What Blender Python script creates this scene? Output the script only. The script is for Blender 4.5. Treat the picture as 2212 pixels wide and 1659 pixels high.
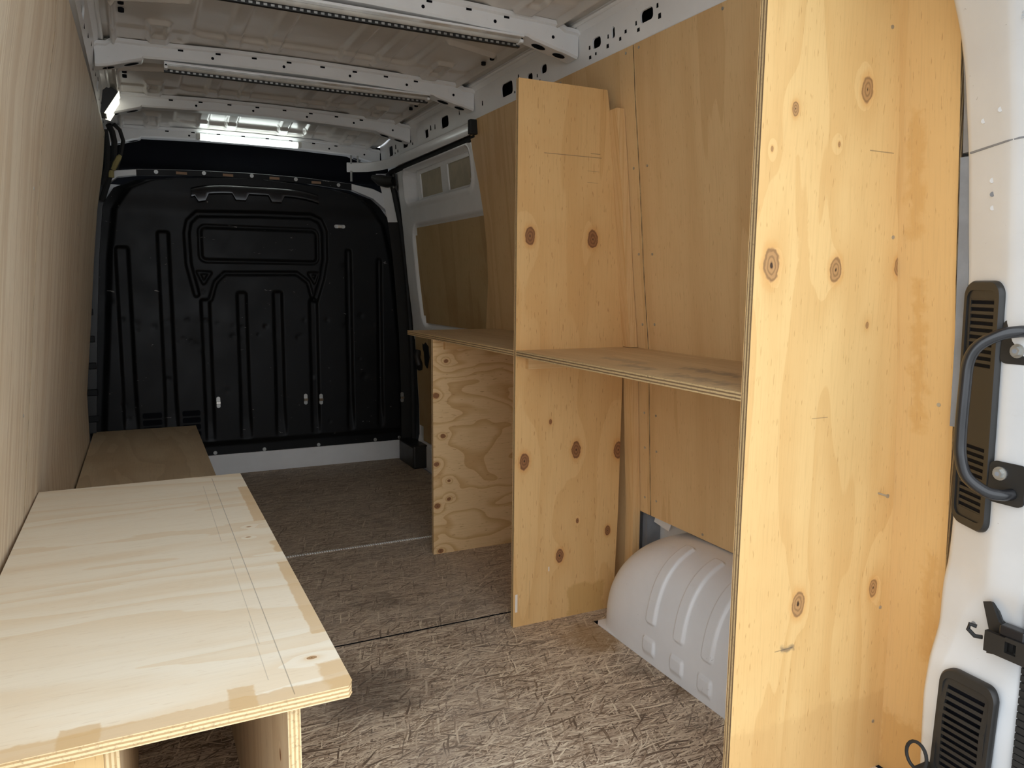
import bpy, math, random
import numpy as np
from mathutils import Matrix, Vector
for o in list(bpy.data.objects): bpy.data.objects.remove(o)
S = bpy.context.scene
COL = S.collection

# ------------------------------------------------------------------ camera
YAW, PITCH, ROLL, FPX = .4574, -.1313, .0099, 1641.9
cy, sy, cp, sp = math.cos(YAW), math.sin(YAW), math.cos(PITCH), math.sin(PITCH)
fw = Vector((sy*cp, cy*cp, sp)); rt = Vector((cy, -sy, 0)); up = rt.cross(fw)
r2 = math.cos(ROLL)*rt + math.sin(ROLL)*up
u2 = -math.sin(ROLL)*rt + math.cos(ROLL)*up
cam = bpy.data.cameras.new('camera'); co = bpy.data.objects.new('camera', cam); COL.objects.link(co)
co.matrix_world = Matrix(((r2.x, u2.x, -fw.x, 0), (r2.y, u2.y, -fw.y, 0), (r2.z, u2.z, -fw.z, 1.104), (0, 0, 0, 1)))
cam.sensor_width = 36; cam.lens = FPX/2212*36; cam.clip_start = .02
S.camera = co

# ------------------------------------------------------------------ world (bright overcast daylight) and exposure
w = bpy.data.worlds.new('world'); S.world = w; w.use_nodes = True
wn = w.node_tree.nodes; bg = wn['Background']
bg.inputs[0].default_value = (.88, .94, 1.0, 1); bg.inputs[1].default_value = 1.0
S.view_settings.view_transform = 'Standard'; S.view_settings.look = 'None'
S.view_settings.gamma = 1; S.view_settings.use_curve_mapping = False
S.view_settings.exposure = 1.42
S.cycles.max_bounces = 12; S.cycles.diffuse_bounces = 8; S.cycles.glossy_bounces = 4

# ------------------------------------------------------------------ node helpers
class NT:
    def __init__(s, name):
        s.m = bpy.data.materials.new(name); s.m.use_nodes = True
        s.t = s.m.node_tree; s.b = s.t.nodes['Principled BSDF']
    def n(s, typ, **k):
        q = s.t.nodes.new(typ)
        for a, b in k.items(): setattr(q, a, b)
        return q
    def put(s, sock, v):
        if isinstance(v, (int, float)): sock.default_value = v
        elif isinstance(v, (tuple, list)):
            v = tuple(v)
            if len(sock.default_value) == 4 and len(v) == 3: v = v+(1,)
            sock.default_value = v
        else: s.t.links.new(v, sock)
    def math(s, op, a, b=0., c=0., clamp=False):
        q = s.n('ShaderNodeMath', operation=op, use_clamp=clamp)
        for i, v in enumerate((a, b, c)): s.put(q.inputs[i], v)
        return q.outputs[0]
    def vm(s, op, a, b=(0, 0, 0)):
        q = s.n('ShaderNodeVectorMath', operation=op); s.put(q.inputs[0], a); s.put(q.inputs[1], b)
        return q.outputs[1] if op in ('DISTANCE', 'LENGTH', 'DOT_PRODUCT') else q.outputs[0]
    def pos(s):
        g = s.n('ShaderNodeNewGeometry'); q = s.n('ShaderNodeSeparateXYZ'); s.put(q.inputs[0], g.outputs['Position'])
        return g.outputs['Position'], dict(zip('xyz', q.outputs))
    def comb(s, x, y, z=0.):
        q = s.n('ShaderNodeCombineXYZ')
        for i, v in enumerate((x, y, z)): s.put(q.inputs[i], v)
        return q.outputs[0]
    def noise(s, vec, scale=1., detail=2., rough=.5, dist=0.):
        q = s.n('ShaderNodeTexNoise'); s.put(q.inputs['Vector'], vec)
        q.inputs['Scale'].default_value = scale; q.inputs['Detail'].default_value = detail
        q.inputs['Roughness'].default_value = rough; q.inputs['Distortion'].default_value = dist
        return q.outputs[0]
    def step(s, v, a, b, lo=0., hi=1.):
        q = s.n('ShaderNodeMapRange', interpolation_type='SMOOTHSTEP'); s.put(q.inputs[0], v)
        for i, x in enumerate((a, b, lo, hi)): q.inputs[i+1].default_value = x
        return q.outputs[0]
    def mix(s, f, a, b, blend='MIX'):
        q = s.n('ShaderNodeMix', data_type='RGBA', blend_type=blend)
        s.put(q.inputs[0], f); s.put(q.inputs[6], a); s.put(q.inputs[7], b)
        return q.outputs[2]
    def bump(s, h, strength=.2, dist=.002):
        q = s.n('ShaderNodeBump'); q.inputs['Strength'].default_value = strength; q.inputs['Distance'].default_value = dist
        s.put(q.inputs['Height'], h); s.put(s.b.inputs['Normal'], q.outputs[0])
    def out(s, col, rough=.5, metal=0., spec=None):
        s.put(s.b.inputs['Base Color'], col); s.put(s.b.inputs['Roughness'], rough); s.b.inputs['Metallic'].default_value = metal
        if spec is not None: s.b.inputs['Specular IOR Level'].default_value = spec
        return s.m

def simple(name, col, rough=.5, metal=0., spec=None, var=.06, scale=14):
    t = NT(name); p, _ = t.pos()
    n = t.noise(p, scale, 4, .6)
    dark = tuple(c*(1-2.2*var) for c in col); lite = tuple(min(1, c*(1+var)) for c in col)
    c = t.mix(t.step(n, .35, .65), dark, lite)
    return t.out(c, t.step(n, .2, .8, rough*.9, rough*1.1), metal, spec)

def paint(name, col, rough=.33, scuff=.5):
    t = NT(name); p, ax = t.pos()
    n = t.noise(p, 5, 4, .6); c = t.mix(t.step(n, .3, .7), tuple(x*.93 for x in col), col)
    sc = t.noise(t.vm('MULTIPLY', p, (60, 60, 38)), 1, 3, .7, 1.5)
    c = t.mix(t.math('MULTIPLY', t.step(sc, .71, .75), scuff), c, (.16, .14, .12))
    g = t.noise(t.vm('MULTIPLY', p, (9, 9, 30)), 1, 4, .7)
    c = t.mix(t.math('MULTIPLY', t.step(g, .62, .8), scuff*.25), c, (.4, .35, .29))
    t.b.inputs['Coat Weight'].default_value = .25; t.b.inputs['Coat Roughness'].default_value = .12
    return t.out(c, rough, 0, .5)

def ply(name, light, late, axes='zx', knots=(), marks=(), band=(.55, 4.5, 2.2, .5), seed=0., fleck=.6, fine=.2, blot=.25, tints=(), rough=.55, asp=.62, kcol=(.30, .135, .055), bdet=2.5, lo=.25):
    t = NT(name); p, ax = t.pos(); ax['s'] = t.math('ADD', ax['x'], ax['y']); A, C = ax[axes[0]], ax[axes[1]]
    warp = 0.; dk = None
    if knots:
        kv = t.comb(t.math('MULTIPLY', A, asp), C)
        wob = t.math('MULTIPLY', t.math('SUBTRACT', t.noise(p, 60, 2), .5), .5)
        for a0, c0, r in knots:
            d = t.math('DIVIDE', t.vm('DISTANCE', kv, (a0*asp, c0, 0)), r)
            dk = d if dk is None else t.math('MINIMUM', dk, d)
        dk = t.math('ADD', dk, wob)
        warp = t.math('POWER', 2.718, t.math('MULTIPLY', dk, -.45))
    n1 = t.noise(t.comb(t.math('MULTIPLY', A, band[0]), t.math('MULTIPLY', C, band[1]), seed), 1, bdet, .5, .35)
    n1 = t.math('ADD', n1, t.math('MULTIPLY', warp, .22))
    s = t.math('FRACT', t.math('MULTIPLY', n1, band[2]*3))
    bandm = t.math('MULTIPLY', t.step(s, lo, .97), t.step(s, 1., .975))
    fn = t.noise(t.comb(t.math('MULTIPLY', A, 9), t.math('MULTIPLY', C, 210), seed+3), 1, 3, .6, .4)
    fl = t.noise(t.comb(t.math('MULTIPLY', A, 34), t.math('MULTIPLY', C, 230), seed+7), 1, 1.5, .5)
    bl = t.noise(p, 3.2, 4, .6)
    c = t.mix(t.math('MULTIPLY', bandm, band[3]), light, late)
    c = t.mix(t.math('MULTIPLY', t.step(bl, .4, .75), blot), c, tuple(x*y for x, y in zip(late, (.98, .86, .72))))
    for (a0, a1, c0, c1, soft, colr, amt) in tints:          # resin / stained patches with their own outline
        ww = t.noise(p, 34, 3, .6)
        wa = t.math('ADD', A, t.math('MULTIPLY', t.math('SUBTRACT', ww, .5), soft*2.2))
        wc = t.math('ADD', C, t.math('MULTIPLY', t.math('SUBTRACT', ww, .5), soft*2.2))
        da = t.math('SUBTRACT', t.math('ABSOLUTE', t.math('SUBTRACT', wa, (a0+a1)/2)), abs(a1-a0)/2)
        dc = t.math('SUBTRACT', t.math('ABSOLUTE', t.math('SUBTRACT', wc, (c0+c1)/2)), abs(c1-c0)/2)
        d = t.math('MAXIMUM', da, dc)
        c = t.mix(t.step(d, soft*.35, -soft*.35, 0., amt), c, colr)
    c = t.mix(t.math('MULTIPLY', t.step(fn, .45, .75), fine), c, tuple(x*.72 for x in late))
    c = t.mix(t.math('MULTIPLY', t.step(fl, .66, .73), fleck), c, tuple(x*y for x, y in zip(late, (.62, .5, .4))))
    if dk is not None:
        halo = t.math('MULTIPLY', t.step(dk, 1.7, .95), .45)
        c = t.mix(halo, c, tuple(x*y for x, y in zip(late, (.98, .8, .6))))
        ring = t.math('SINE', t.math('MULTIPLY', dk, 17))
        kc = t.mix(t.step(ring, -.6, 1), kcol, tuple(x*.66 for x in kcol))
        kc = t.mix(t.step(dk, .16, .08), kc, (.05, .025, .012))
        c = t.mix(t.step(dk, 1.04, .9), c, kc)
    for (a0, a1, c0, c1, colr, amt) in marks:
        da = t.math('SUBTRACT', t.math('ABSOLUTE', t.math('SUBTRACT', A, (a0+a1)/2)), abs(a1-a0)/2)
        dc = t.math('SUBTRACT', t.math('ABSOLUTE', t.math('SUBTRACT', C, (c0+c1)/2)), abs(c1-c0)/2)
        c = t.mix(t.step(t.math('MAXIMUM', da, dc), .0006, -.0004, 0., amt), c, colr)
    t.bump(fn, .12, .001)
    return t.out(c, rough, 0, .35)

def plyedge(name, axis, light=(.60, .43, .22), dark=(.22, .14, .075), per=.0072):
    t = NT(name); p, ax = t.pos()
    jit = t.noise(p, 25, 2)
    s = t.math('SINE', t.math('MULTIPLY', t.math('ADD', ax[axis], t.math('MULTIPLY', jit, .0016)), 6.283/per))
    gr = t.noise(t.vm('MULTIPLY', p, (150, 150, 150)), 1, 3, .7)
    c = t.mix(t.step(s, -.3, .5), light, dark)
    c = t.mix(t.math('MULTIPLY', t.step(gr, .5, .75), .5), c, (.17, .11, .06))
    blk = t.noise(p, 22, 3, .7, 1.)
    c = t.mix(t.step(blk, .70, .73, 0., .85), c, (.02, .018, .016))
    t.bump(gr, .3, .001)
    return t.out(c, .7, 0, .25)

def osb(name):
    t = NT(name); p, ax = t.pos(); x, y = ax['x'], ax['y']
    wv = t.noise(p, 9, 2)
    x = t.math('ADD', x, t.math('MULTIPLY', wv, .02)); y = t.math('ADD', y, t.math('MULTIPLY', wv, -.02))
    cur = None; pr = None
    for k, (a, su, sv) in enumerate(((-.12, 9, 170), (.18, 11, 230), (.7, 14, 240), (-.6, 14, 260), (1.25, 16, 240), (.02, 8, 280), (.35, 26, 420), (-.3, 24, 460), (.08, 18, 380))):
        ca, sa = math.cos(a), math.sin(a)
        u = t.math('ADD', t.math('MULTIPLY', x, ca*su), t.math('MULTIPLY', y, sa*su))
        v = t.math('ADD', t.math('MULTIPLY', x, -sa*sv), t.math('MULTIPLY', y, ca*sv))
        q = t.n('ShaderNodeTexVoronoi', voronoi_dimensions='3D'); t.put(q.inputs['Vector'], t.comb(u, v, k*7.31)); q.inputs['Scale'].default_value = 1
        sc = t.n('ShaderNodeSeparateColor'); t.put(sc.inputs[0], q.outputs['Color'])
        val, pri = sc.outputs[0], sc.outputs[1]
        val = t.math('SUBTRACT', val, t.math('MULTIPLY', q.outputs['Distance'], .28))
        if cur is None: cur, pr = val, pri
        else:
            g = t.math('GREATER_THAN', pri, pr)
            cur = t.math('ADD', t.math('MULTIPLY', val, g), t.math('MULTIPLY', cur, t.math('SUBTRACT', 1., g)))
            pr = t.math('MAXIMUM', pri, pr)
    r = t.n('ShaderNodeValToRGB'); t.put(r.inputs[0], cur); e = r.color_ramp.elements
    for ps, c in ((-1, None),): pass
    e[0].position = .0; e[0].color = (.13, .085, .055, 1); e[1].position = 1; e[1].color = (.98, .86, .66, 1)
    for ps, c in ((.10, (.25, .17, .11)), (.26, (.43, .32, .225)), (.55, (.61, .485, .355)), (.78, (.80, .67, .50))):
        q = r.color_ramp.elements.new(ps); q.color = c+(1,)
    c = r.outputs[0]
    d = t.noise(p, 2.3, 5, .65)
    c = t.mix(t.step(d, .40, .72, .05, .42), c, (.47, .41, .345))            # ground-in grey dirt
    st = t.noise(t.vm('ADD', p, (.31, .12, 0)), 3.1, 3, .55, .6)
    c = t.mix(t.step(st, .60, .74, 0., .6), c, (.09, .065, .045))          # wet stains
    wn_ = t.noise(p, 9, 4, .65)
    for ctr, r_, colr, amt in (((.50, 1.92), .19, (.07, .052, .04), .62), ((1.24, 1.92), .13, (.30, .17, .055), .6), ((1.30, 1.55), .06, (.14, .08, .035), .6), ((.40, 2.12), .10, (.10, .07, .05), .5)):
        dd = t.math('ADD', t.vm('DISTANCE', t.comb(ax['x'], ax['y']), (ctr[0], ctr[1], 0)), t.math('MULTIPLY', t.math('SUBTRACT', wn_, .5), r_*1.5))
        c = t.mix(t.step(dd, r_*1.15, r_*.35, 0., amt), c, colr)
    hn = t.noise(t.vm('MULTIPLY', p, (40, 260, 1)), 1, 3, .7)
    c = t.mix(t.step(hn, .55, .8, 0., .35), c, (.16, .11, .07))
    yy = t.math('ADD', ax['y'], t.math('MULTIPLY', t.noise(p, 2., 3), .8))
    c = t.mix(t.step(yy, 2.35, 3.1, 0., .35), c, (.38, .315, .25))           # trodden dull boards toward the bulkhead
    t.bump(cur, .6, .002)
    return t.out(c, .62, 0, .4)

M = {}
M['paint'] = paint('van_white_paint', (.86, .87, .875), .3, .35)
M['roofpaint'] = paint('roof_white_paint', (.66, .625, .575), .26, .15)
M['outer'] = paint('pillar_white_paint', (.66, .68, .70), .28, .55)
M['cavity'] = simple('grey_primer', (.22, .235, .26), .5)
M['arch'] = paint('arch_grey_paint', (.80, .81, .83), .36, .5)
M['black'] = simple('black_plastic', (.018, .017, .016), .42)
M['gloss'] = simple('black_gloss_steel', (.012, .012, .014), .22, 0, .6)
M['rubber'] = simple('black_rubber', (.012, .012, .012), .7)
M['dark'] = simple('dark_liner_hole_shade', (.004, .0045, .007), .8, 0, .12)  # near-black panel colour, also painted in for the shade inside holes
M['zinc'] = simple('zinc_steel', (.48, .48, .46), .4, .8)
M['chrome'] = simple('polished_alloy', (.72, .72, .70), .16, .95)
M['beige'] = simple('window_blank_beige', (.42, .37, .26), .5)
M['card'] = simple('cardboard_tan', (.35, .22, .13), .7)
M['tape'] = simple('yellow_tape', (.36, .30, .12), .6)
M['ground'] = simple('grey_asphalt', (.46, .45, .43), .9, var=.12, scale=40)
M['diffuser'] = simple('frosted_plastic', (.55, .54, .50), .25, 0, .6)
M['osb'] = osb('osb_flakes')
for a in 'xyz': M['e'+a] = plyedge('ply_edge_'+a, a)
M['efresh'] = plyedge('fresh_ply_edge_z', 'z', (.80, .62, .36), (.50, .33, .16), .0060)
M['efreshx'] = plyedge('fresh_ply_edge_x', 'x', (.80, .62, .36), (.55, .37, .18), .0060)
def emit(name, col, st):
    t = NT(name); t.put(t.b.inputs['Emission Color'], col); t.b.inputs['Emission Strength'].default_value = st
    return t.out((.8, .8, .8), .3)
M['led'] = emit('led_lit', (.90, 1.0, .96), 2.0)
M['lamp'] = emit('lamp_lit', (1.0, .97, .80), .45)
# bulkhead paint: black with chipped scratches
t = NT('bulkhead_black'); p, ax = t.pos()
n = t.noise(t.comb(t.math('MULTIPLY', ax['x'], 20), t.math('MULTIPLY', ax['z'], 75)), 1, 3, .7, .8)
n2 = t.noise(p, 7, 3)
c = t.mix(t.step(n2, .3, .7), (.0035, .0035, .004), (.006, .0063, .007))
c = t.mix(t.math('MULTIPLY', t.step(n, .70, .72), t.step(n2, .45, .58)), c, (.34, .33, .31))
M['bulk'] = t.out(c, t.step(n2, .2, .8, .42, .54), 0, .24)

WARM, WLATE = (.72, .465, .205), (.60, .335, .12)
K1 = [(1.49, 1.311, .0164), (1.433, 1.123, .0087), (1.144, 1.084, .0211), (1.138, 1.256, .0166), (1.148, 1.440, .0136), (1.026, 1.357, .0048), (.446, 1.209, .0184), (.442, 1.436, .0134), (1.356, 1.07, .0034), (1.379, 1.243, .0036)]
K2 = [(1.248, 1.085, .0180), (1.247, 1.31, .0190), (.547, 1.075, .0175), (.567, 1.265, .018), (.553, 1.43, .0187), (.216, 1.21, .0152), (.277, 1.395, .0110), (.668, 1.167, .0055), (.327, 1.275, .0055)]
K3 = [(1.096, .795, .0074), (1.054, .657, .0111), (1.083, .491, .0093), (1.055, .377, .0094), (1.109, .304, .0057), (1.058, .203, .0113), (1.072, .011, .0095), (1.109, .227, .0076)]
INK = (.06, .05, .045)
M['div1'] = ply('plywood_end_panel', (.76, .505, .215), (.64, .375, .135), 'zx', K1, seed=1., fleck=.5, kcol=(.46, .25, .10),
    marks=[(.352, .354, 1.15, 1.20, INK, .5), (.838, .8395, 1.215, 1.26, INK, .45), (1.374, 1.376, 1.33, 1.40, INK, .5)],
    tints=[(-.05, .19, .9, 1.6, .03, (.60, .36, .14), .4), (.347, .360, 1.165, 1.205, .014, (.10, .08, .07), .65)])
M['div2'] = ply('plywood_divider', WARM, WLATE, 'zx', K2, seed=2.3, fleck=.5, band=(.5, 4, 1.8, .4),
    marks=[(1.497, 1.499, 1.13, 1.335, INK, .55), (1.508, 1.510, 1.295, 1.33, INK, .5), (1.455, 1.456, 1.285, 1.325, INK, .4), (1.42, 1.421, 1.285, 1.325, INK, .4),
           (.02, .15, 1.0985, 1.0995, INK, .35), (.05, .11, 1.048, 1.056, (.8, .78, .74), .8), (.17, .185, 1.168, 1.172, (.8, .78, .74), .7)],
    tints=[(-.02, .105, 1.245, 1.385, .02, (.50, .29, .09), .6)])
M['div3'] = ply('plywood_far_divider', (.74, .52, .275), (.55, .325, .13), 'xz', K3, seed=4.1, band=(1.5, 3.0, 4.6, .8), asp=.8, blot=.12, lo=.5, bdet=3)
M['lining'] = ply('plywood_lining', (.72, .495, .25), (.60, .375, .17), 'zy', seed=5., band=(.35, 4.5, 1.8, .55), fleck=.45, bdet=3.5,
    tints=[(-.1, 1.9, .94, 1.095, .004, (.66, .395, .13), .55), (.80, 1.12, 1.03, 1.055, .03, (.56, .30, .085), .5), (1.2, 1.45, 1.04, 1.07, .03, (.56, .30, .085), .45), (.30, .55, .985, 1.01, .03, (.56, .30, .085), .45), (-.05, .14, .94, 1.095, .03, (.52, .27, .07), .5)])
M['lininggrey'] = ply('plywood_left_lining', (.80, .69, .525), (.64, .505, .35), 'zy', seed=6.2, band=(.20, 7, 2.8, .8), fleck=.3, fine=.4, bdet=4)
M['shelf'] = ply('plywood_shelf', (.64, .47, .265), (.50, .34, .18), 'yx', seed=7.7, band=(.8, 7, 2, .4), fleck=.3,
    tints=[(1.50, 1.62, 1.10, 1.135, .05, (.16, .14, .12), .5), (1.30, 1.5, 1.20, 1.24, .06, (.15, .13, .12), .55), (1.62, 1.8, 1.16, 1.19, .05, (.2, .17, .14), .4), (1.2, 1.4, 1.08, 1.12, .06, (.15, .13, .12), .45)])
TAN = (.68, .455, .21)
M['benchtop'] = ply('pale_plywood_bench', (.94, .87, .72), (.84, .69, .48), 'xy', seed=8.4, band=(.75, 4.0, 2.8, .55), fleck=.15, blot=.12, fine=.12, bdet=4.5, knots=[(.197, 1.725, .0035), (.212, 1.11, .005), (.208, 1.80, .003)], kcol=(.52, .32, .16),
    marks=[(.1690, .1702, 1.015, 2.303, INK, .5), (.140, .141, 1.72, 2.22, INK, .3), (.1465, .1475, 1.19, 1.61, INK, .3), (.142, .143, 1.07, 1.28, INK, .3),
           (.02, .085, 1.0085, 1.0125, (.03, .02, .02), .0)],
    tints=[(-.3, .3, .98, 1.037, .008, TAN, .62), (.215, .30, .98, 1.09, .014, TAN, .62), (.085, .122, 1.0, 1.066, .006, TAN, .62), (-.115, -.068, 1.0, 1.052, .006, TAN, .62),
           (.229, .30, 1.19, 1.54, .005, TAN, .62), (.226, .30, 1.84, 2.17, .005, TAN, .62), (.238, .30, 1.60, 1.68, .01, TAN, .62)])
M['bench2'] = ply('plywood_low_bench', (.70, .56, .375), (.54, .40, .245), 'yx', seed=9.9, band=(.8, 4, 2.2, .5), fleck=.2, blot=.35)
M['paleply'] = ply('pale_plywood_side', (.68, .54, .36), (.52, .37, .22), 'zy', seed=11., band=(.5, 5, 2, .5), knots=[(.40, 1.10, .006)])
M['yellowply'] = ply('yellow_plywood_front', (.74, .52, .24), (.62, .38, .15), 'zx', seed=12.)
M['pine'] = ply('pine_batten', (.74, .50, .245), (.62, .36, .14), 'zs', seed=13., band=(.4, 22, 3, .55), fleck=.2)
M['pineh'] = ply('pine_ledger', (.72, .49, .24), (.60, .36, .15), 'xz', seed=14., band=(.4, 22, 3, .5), fleck=.2)
M['doorply'] = ply('brown_door_ply', (.52, .375, .19), (.38, .25, .115), 'zy', seed=15., band=(.4, 3, 1.5, .5), blot=.6, rough=.4)

# ------------------------------------------------------------------ mesh helpers
ORG = {}
class MB:
    def __init__(s): s.v = []; s.f = []; s.m = []
    def face(s, pts, m=0):
        k = len(s.v); s.v += [tuple(map(float, q)) for q in pts]; s.f.append(tuple(range(k, k+len(pts)))); s.m.append(m)
    def add(s, vs, fs, m=0):
        k = len(s.v); s.v += [tuple(map(float, q)) for q in vs]
        for i, f in enumerate(fs): s.f.append(tuple(a+k for a in f)); s.m.append(m if isinstance(m, int) else m[i])
        return s
    def box(s, x0, x1, y0, y1, z0, z1, m=0):
        v = [(x, y, z) for z in (z0, z1) for y in (y0, y1) for x in (x0, x1)]
        mm = m if isinstance(m, (list, tuple)) else [m]*6      # order: -z +z -y +y -x +x
        return s.add(v, [(0, 2, 3, 1), (4, 5, 7, 6), (0, 1, 5, 4), (2, 6, 7, 3), (0, 4, 6, 2), (1, 3, 7, 5)], list(mm))
    def prism(s, poly, vec, cap=0, side=0):
        n = len(poly); a = [Vector(q) for q in poly]; b = [q+Vector(vec) for q in a]
        fs = [tuple(range(n)), tuple(range(2*n-1, n-1, -1))]+[(i, (i+1) % n, n+(i+1) % n, n+i) for i in range(n)]
        return s.add(a+b, fs, [cap, cap]+[side]*n)
    def tube(s, pts, r, n=10, m=0, cap=True):
        pts = [Vector(q) for q in pts]; rs = r if isinstance(r, (list, tuple)) else [r]*len(pts)
        rings = []; nrm = None
        for i, q in enumerate(pts):
            d = (pts[min(i+1, len(pts)-1)]-pts[max(i-1, 0)]).normalized()
            if nrm is None: nrm = d.orthogonal().normalized()
            nrm = (nrm-d*nrm.dot(d)).normalized(); b = d.cross(nrm)
            rings.append([q+(nrm*math.cos(k*2*math.pi/n)+b*math.sin(k*2*math.pi/n))*rs[i] for k in range(n)])
        s.loft(rings, m, cap); return s
    def loft(s, rings, m=0, cap=True, closed=True):
        n = len(rings[0]); v = [q for r in rings for q in r]; fs = []
        for i in range(len(rings)-1):
            for k in range(n if closed else n-1):
                k2 = (k+1) % n; fs.append((i*n+k, i*n+k2, (i+1)*n+k2, (i+1)*n+k))
        if cap: fs += [tuple(range(n-1, -1, -1)), tuple(range((len(rings)-1)*n, len(rings)*n))]
        return s.add(v, fs, m)
    def cyl(s, p, d, r, h, n=14, m=0):
        p = Vector(p); d = Vector(d).normalized(); return s.tube([p, p+d*h], r, n, m)
    def build(s, name, mats, parent=None, smooth=False, bevel=0., kind=None):
        mats = mats if isinstance(mats, (list, tuple)) else [mats]
        a = np.array(s.v); lo, hi = a.min(0), a.max(0); o = Vector(((lo[0]+hi[0])/2, (lo[1]+hi[1])/2, lo[2]))
        me = bpy.data.meshes.new(name); me.from_pydata((a-np.array(o)).tolist(), [], s.f)
        for q in mats: me.materials.append(M[q] if isinstance(q, str) else q)
        me.polygons.foreach_set('material_index', s.m)
        if smooth: me.polygons.foreach_set('use_smooth', [True]*len(me.polygons))
        me.update(); me.validate()
        ob = bpy.data.objects.new(name, me); COL.objects.link(ob); ORG[ob] = o
        if parent is not None: ob.parent = parent; ob.location = o-ORG[parent]
        else: ob.location = o
        if smooth:
            bm_smooth(me)
        if bevel:
            bv = ob.modifiers.new('bevel', 'BEVEL'); bv.width = bevel; bv.segments = 2; bv.limit_method = 'ANGLE'
        if kind: ob['kind'] = kind
        return ob
def bm_smooth(me, ang=40):
    import bmesh
    b = bmesh.new(); b.from_mesh(me); bmesh.ops.remove_doubles(b, verts=b.verts, dist=1e-5)
    bmesh.ops.recalc_face_normals(b, faces=b.faces)
    for e in b.edges:
        if len(e.link_faces) == 2 and e.calc_face_angle(0) > math.radians(ang): e.smooth = False
    b.to_mesh(me); b.free()
def grid(name, P, mats, parent=None, kind=None, smooth=True):
    """P: array (n, m, 3) -> open surface"""
    n, m, _ = P.shape; mb = MB(); mb.v = P.reshape(-1, 3).tolist()
    i, j = np.meshgrid(np.arange(n-1), np.arange(m-1), indexing='ij'); a = (i*m+j).ravel()
    mb.f = np.stack([a, a+1, a+m+1, a+m], 1).tolist(); mb.m = [0]*len(mb.f)
    o = np.array(mb.v); lo, hi = o.min(0), o.max(0); og = Vector(((lo[0]+hi[0])/2, (lo[1]+hi[1])/2, lo[2]))
    me = bpy.data.meshes.new(name); me.from_pydata((o-np.array(og)).tolist(), [], mb.f)
    for q in (mats if isinstance(mats, list) else [mats]): me.materials.append(M[q])
    if smooth: me.polygons.foreach_set('use_smooth', [True]*len(me.polygons))
    me.update()
    ob = bpy.data.objects.new(name, me); COL.objects.link(ob); ORG[ob] = og
    if parent is not None: ob.parent = parent; ob.location = og-ORG[parent]
    else: ob.location = og
    if kind: ob['kind'] = kind
    return ob
def thing(name, label, cat, loc, group=None):
    o = bpy.data.objects.new(name, None); COL.objects.link(o); o.location = loc; ORG[o] = Vector(loc); o.empty_display_size = .05
    o['label'] = label; o['category'] = cat
    if group: o['group'] = group
    return o
def tag(o, label, cat, group=None):
    o['label'] = label; o['category'] = cat
    if group: o['group'] = group
    return o
def struct(o, label=None):
    o['kind'] = 'structure'
    if label: o['label'] = label
    return o
def share(src, name, parent, world):       # a copy of a mesh piece at another place
    c = src.copy(); COL.objects.link(c); c.name = name; c.parent = parent
    ORG[c] = Vector(world); c.location = Vector(world)-ORG[parent]; return c
def sm(a, b, x):
    t = np.clip((x-a)/(b-a), 0, 1); return t*t*(3-2*t)
def rbox(u, v, u0, u1, v0, v1, r):
    dx = np.abs(u-(u0+u1)/2)-(abs(u1-u0)/2-r); dy = np.abs(v-(v0+v1)/2)-(abs(v1-v0)/2-r)
    return np.hypot(np.maximum(dx, 0), np.maximum(dy, 0))+np.minimum(np.maximum(dx, dy), 0)-r
def seg(u, v, a, b):
    ax, ay, bx, by = *a, *b; L = (bx-ax)**2+(by-ay)**2
    t = np.clip(((u-ax)*(bx-ax)+(v-ay)*(by-ay))/L, 0, 1); return np.hypot(u-ax-t*(bx-ax), v-ay-t*(by-ay))
def poly(u, v, pts):
    d = None
    for a, b in zip(pts[:-1], pts[1:]):
        s = seg(u, v, a, b); d = s if d is None else np.minimum(d, s)
    return d
def rrect(u0, u1, v0, v1, r, n=6):
    out = []
    for cx, cy_, a in ((u1-r, v1-r, 0), (u0+r, v1-r, 90), (u0+r, v0+r, 180), (u1-r, v0+r, 270)):
        for k in range(n+1):
            t = math.radians(a+90*k/n); out.append((cx+r*math.cos(t), cy_+r*math.sin(t)))
    return out
RP = [(-.1, 1.502), (0, 1.500), (.35, 1.497), (.5, 1.488), (.9, 1.466), (1.12, 1.440), (1.42, 1.412), (1.67, 1.385), (1.83, 1.372), (2.2, 1.34)]
LP = [(-.1, -.269), (0, -.268), (.54, -.264), (.93, -.224), (1.2, -.198), (1.44, -.171), (1.66, -.134), (1.81, -.119), (2.2, -.07)]
RX = lambda z: np.interp(z, *zip(*RP))
LX = lambda z, y: np.interp(z, *zip(*LP))+.01*(y-2.3)

# ================================================================== SETTING
# ---- ground outside
mb = MB(); mb.box(-9, 10, -12, 8, -.75, -.70)
struct(mb.build('ground', 'ground'), 'grey asphalt ground outside the van')
# ---- floor: metal pan with three OSB sheets
mb = MB(); mb.box(-.36, 1.60, .72, 4.80, -.07, -.019); floor = struct(mb.build('floor', 'cavity'), 'van floor covered with worn OSB sheets')
mb = MB(); mb.prism([(-.262, .74, -.018), (1.36, .74, -.018), (1.36, 1.0, -.018), (1.488, 1.0, -.018), (1.488, 1.13, -.018), (1.303, 1.13, -.018), (1.303, 2.02, -.018), (1.488, 2.02, -.018), (1.488, 2.198, -.018), (-.262, 2.198, -.018)], (0, 0, .018), 0, 1)
mb.build('osb_sheet', ['osb', 'dark'], floor)
for y0, y1 in ((2.206, 3.036), (3.046, 4.548)):
    mb = MB(); mb.box(-.262, 1.49, y0, y1, -.018, 0, [0, 0, 1, 1, 1, 1]); mb.build('osb_sheet', ['osb', 'dark'], floor)
mb = MB(); mb.box(-.26, 1.49, 3.030, 3.052, -.0005, .0015); js = mb.build('joint_strip', 'osb', floor)
mb = MB()
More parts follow.
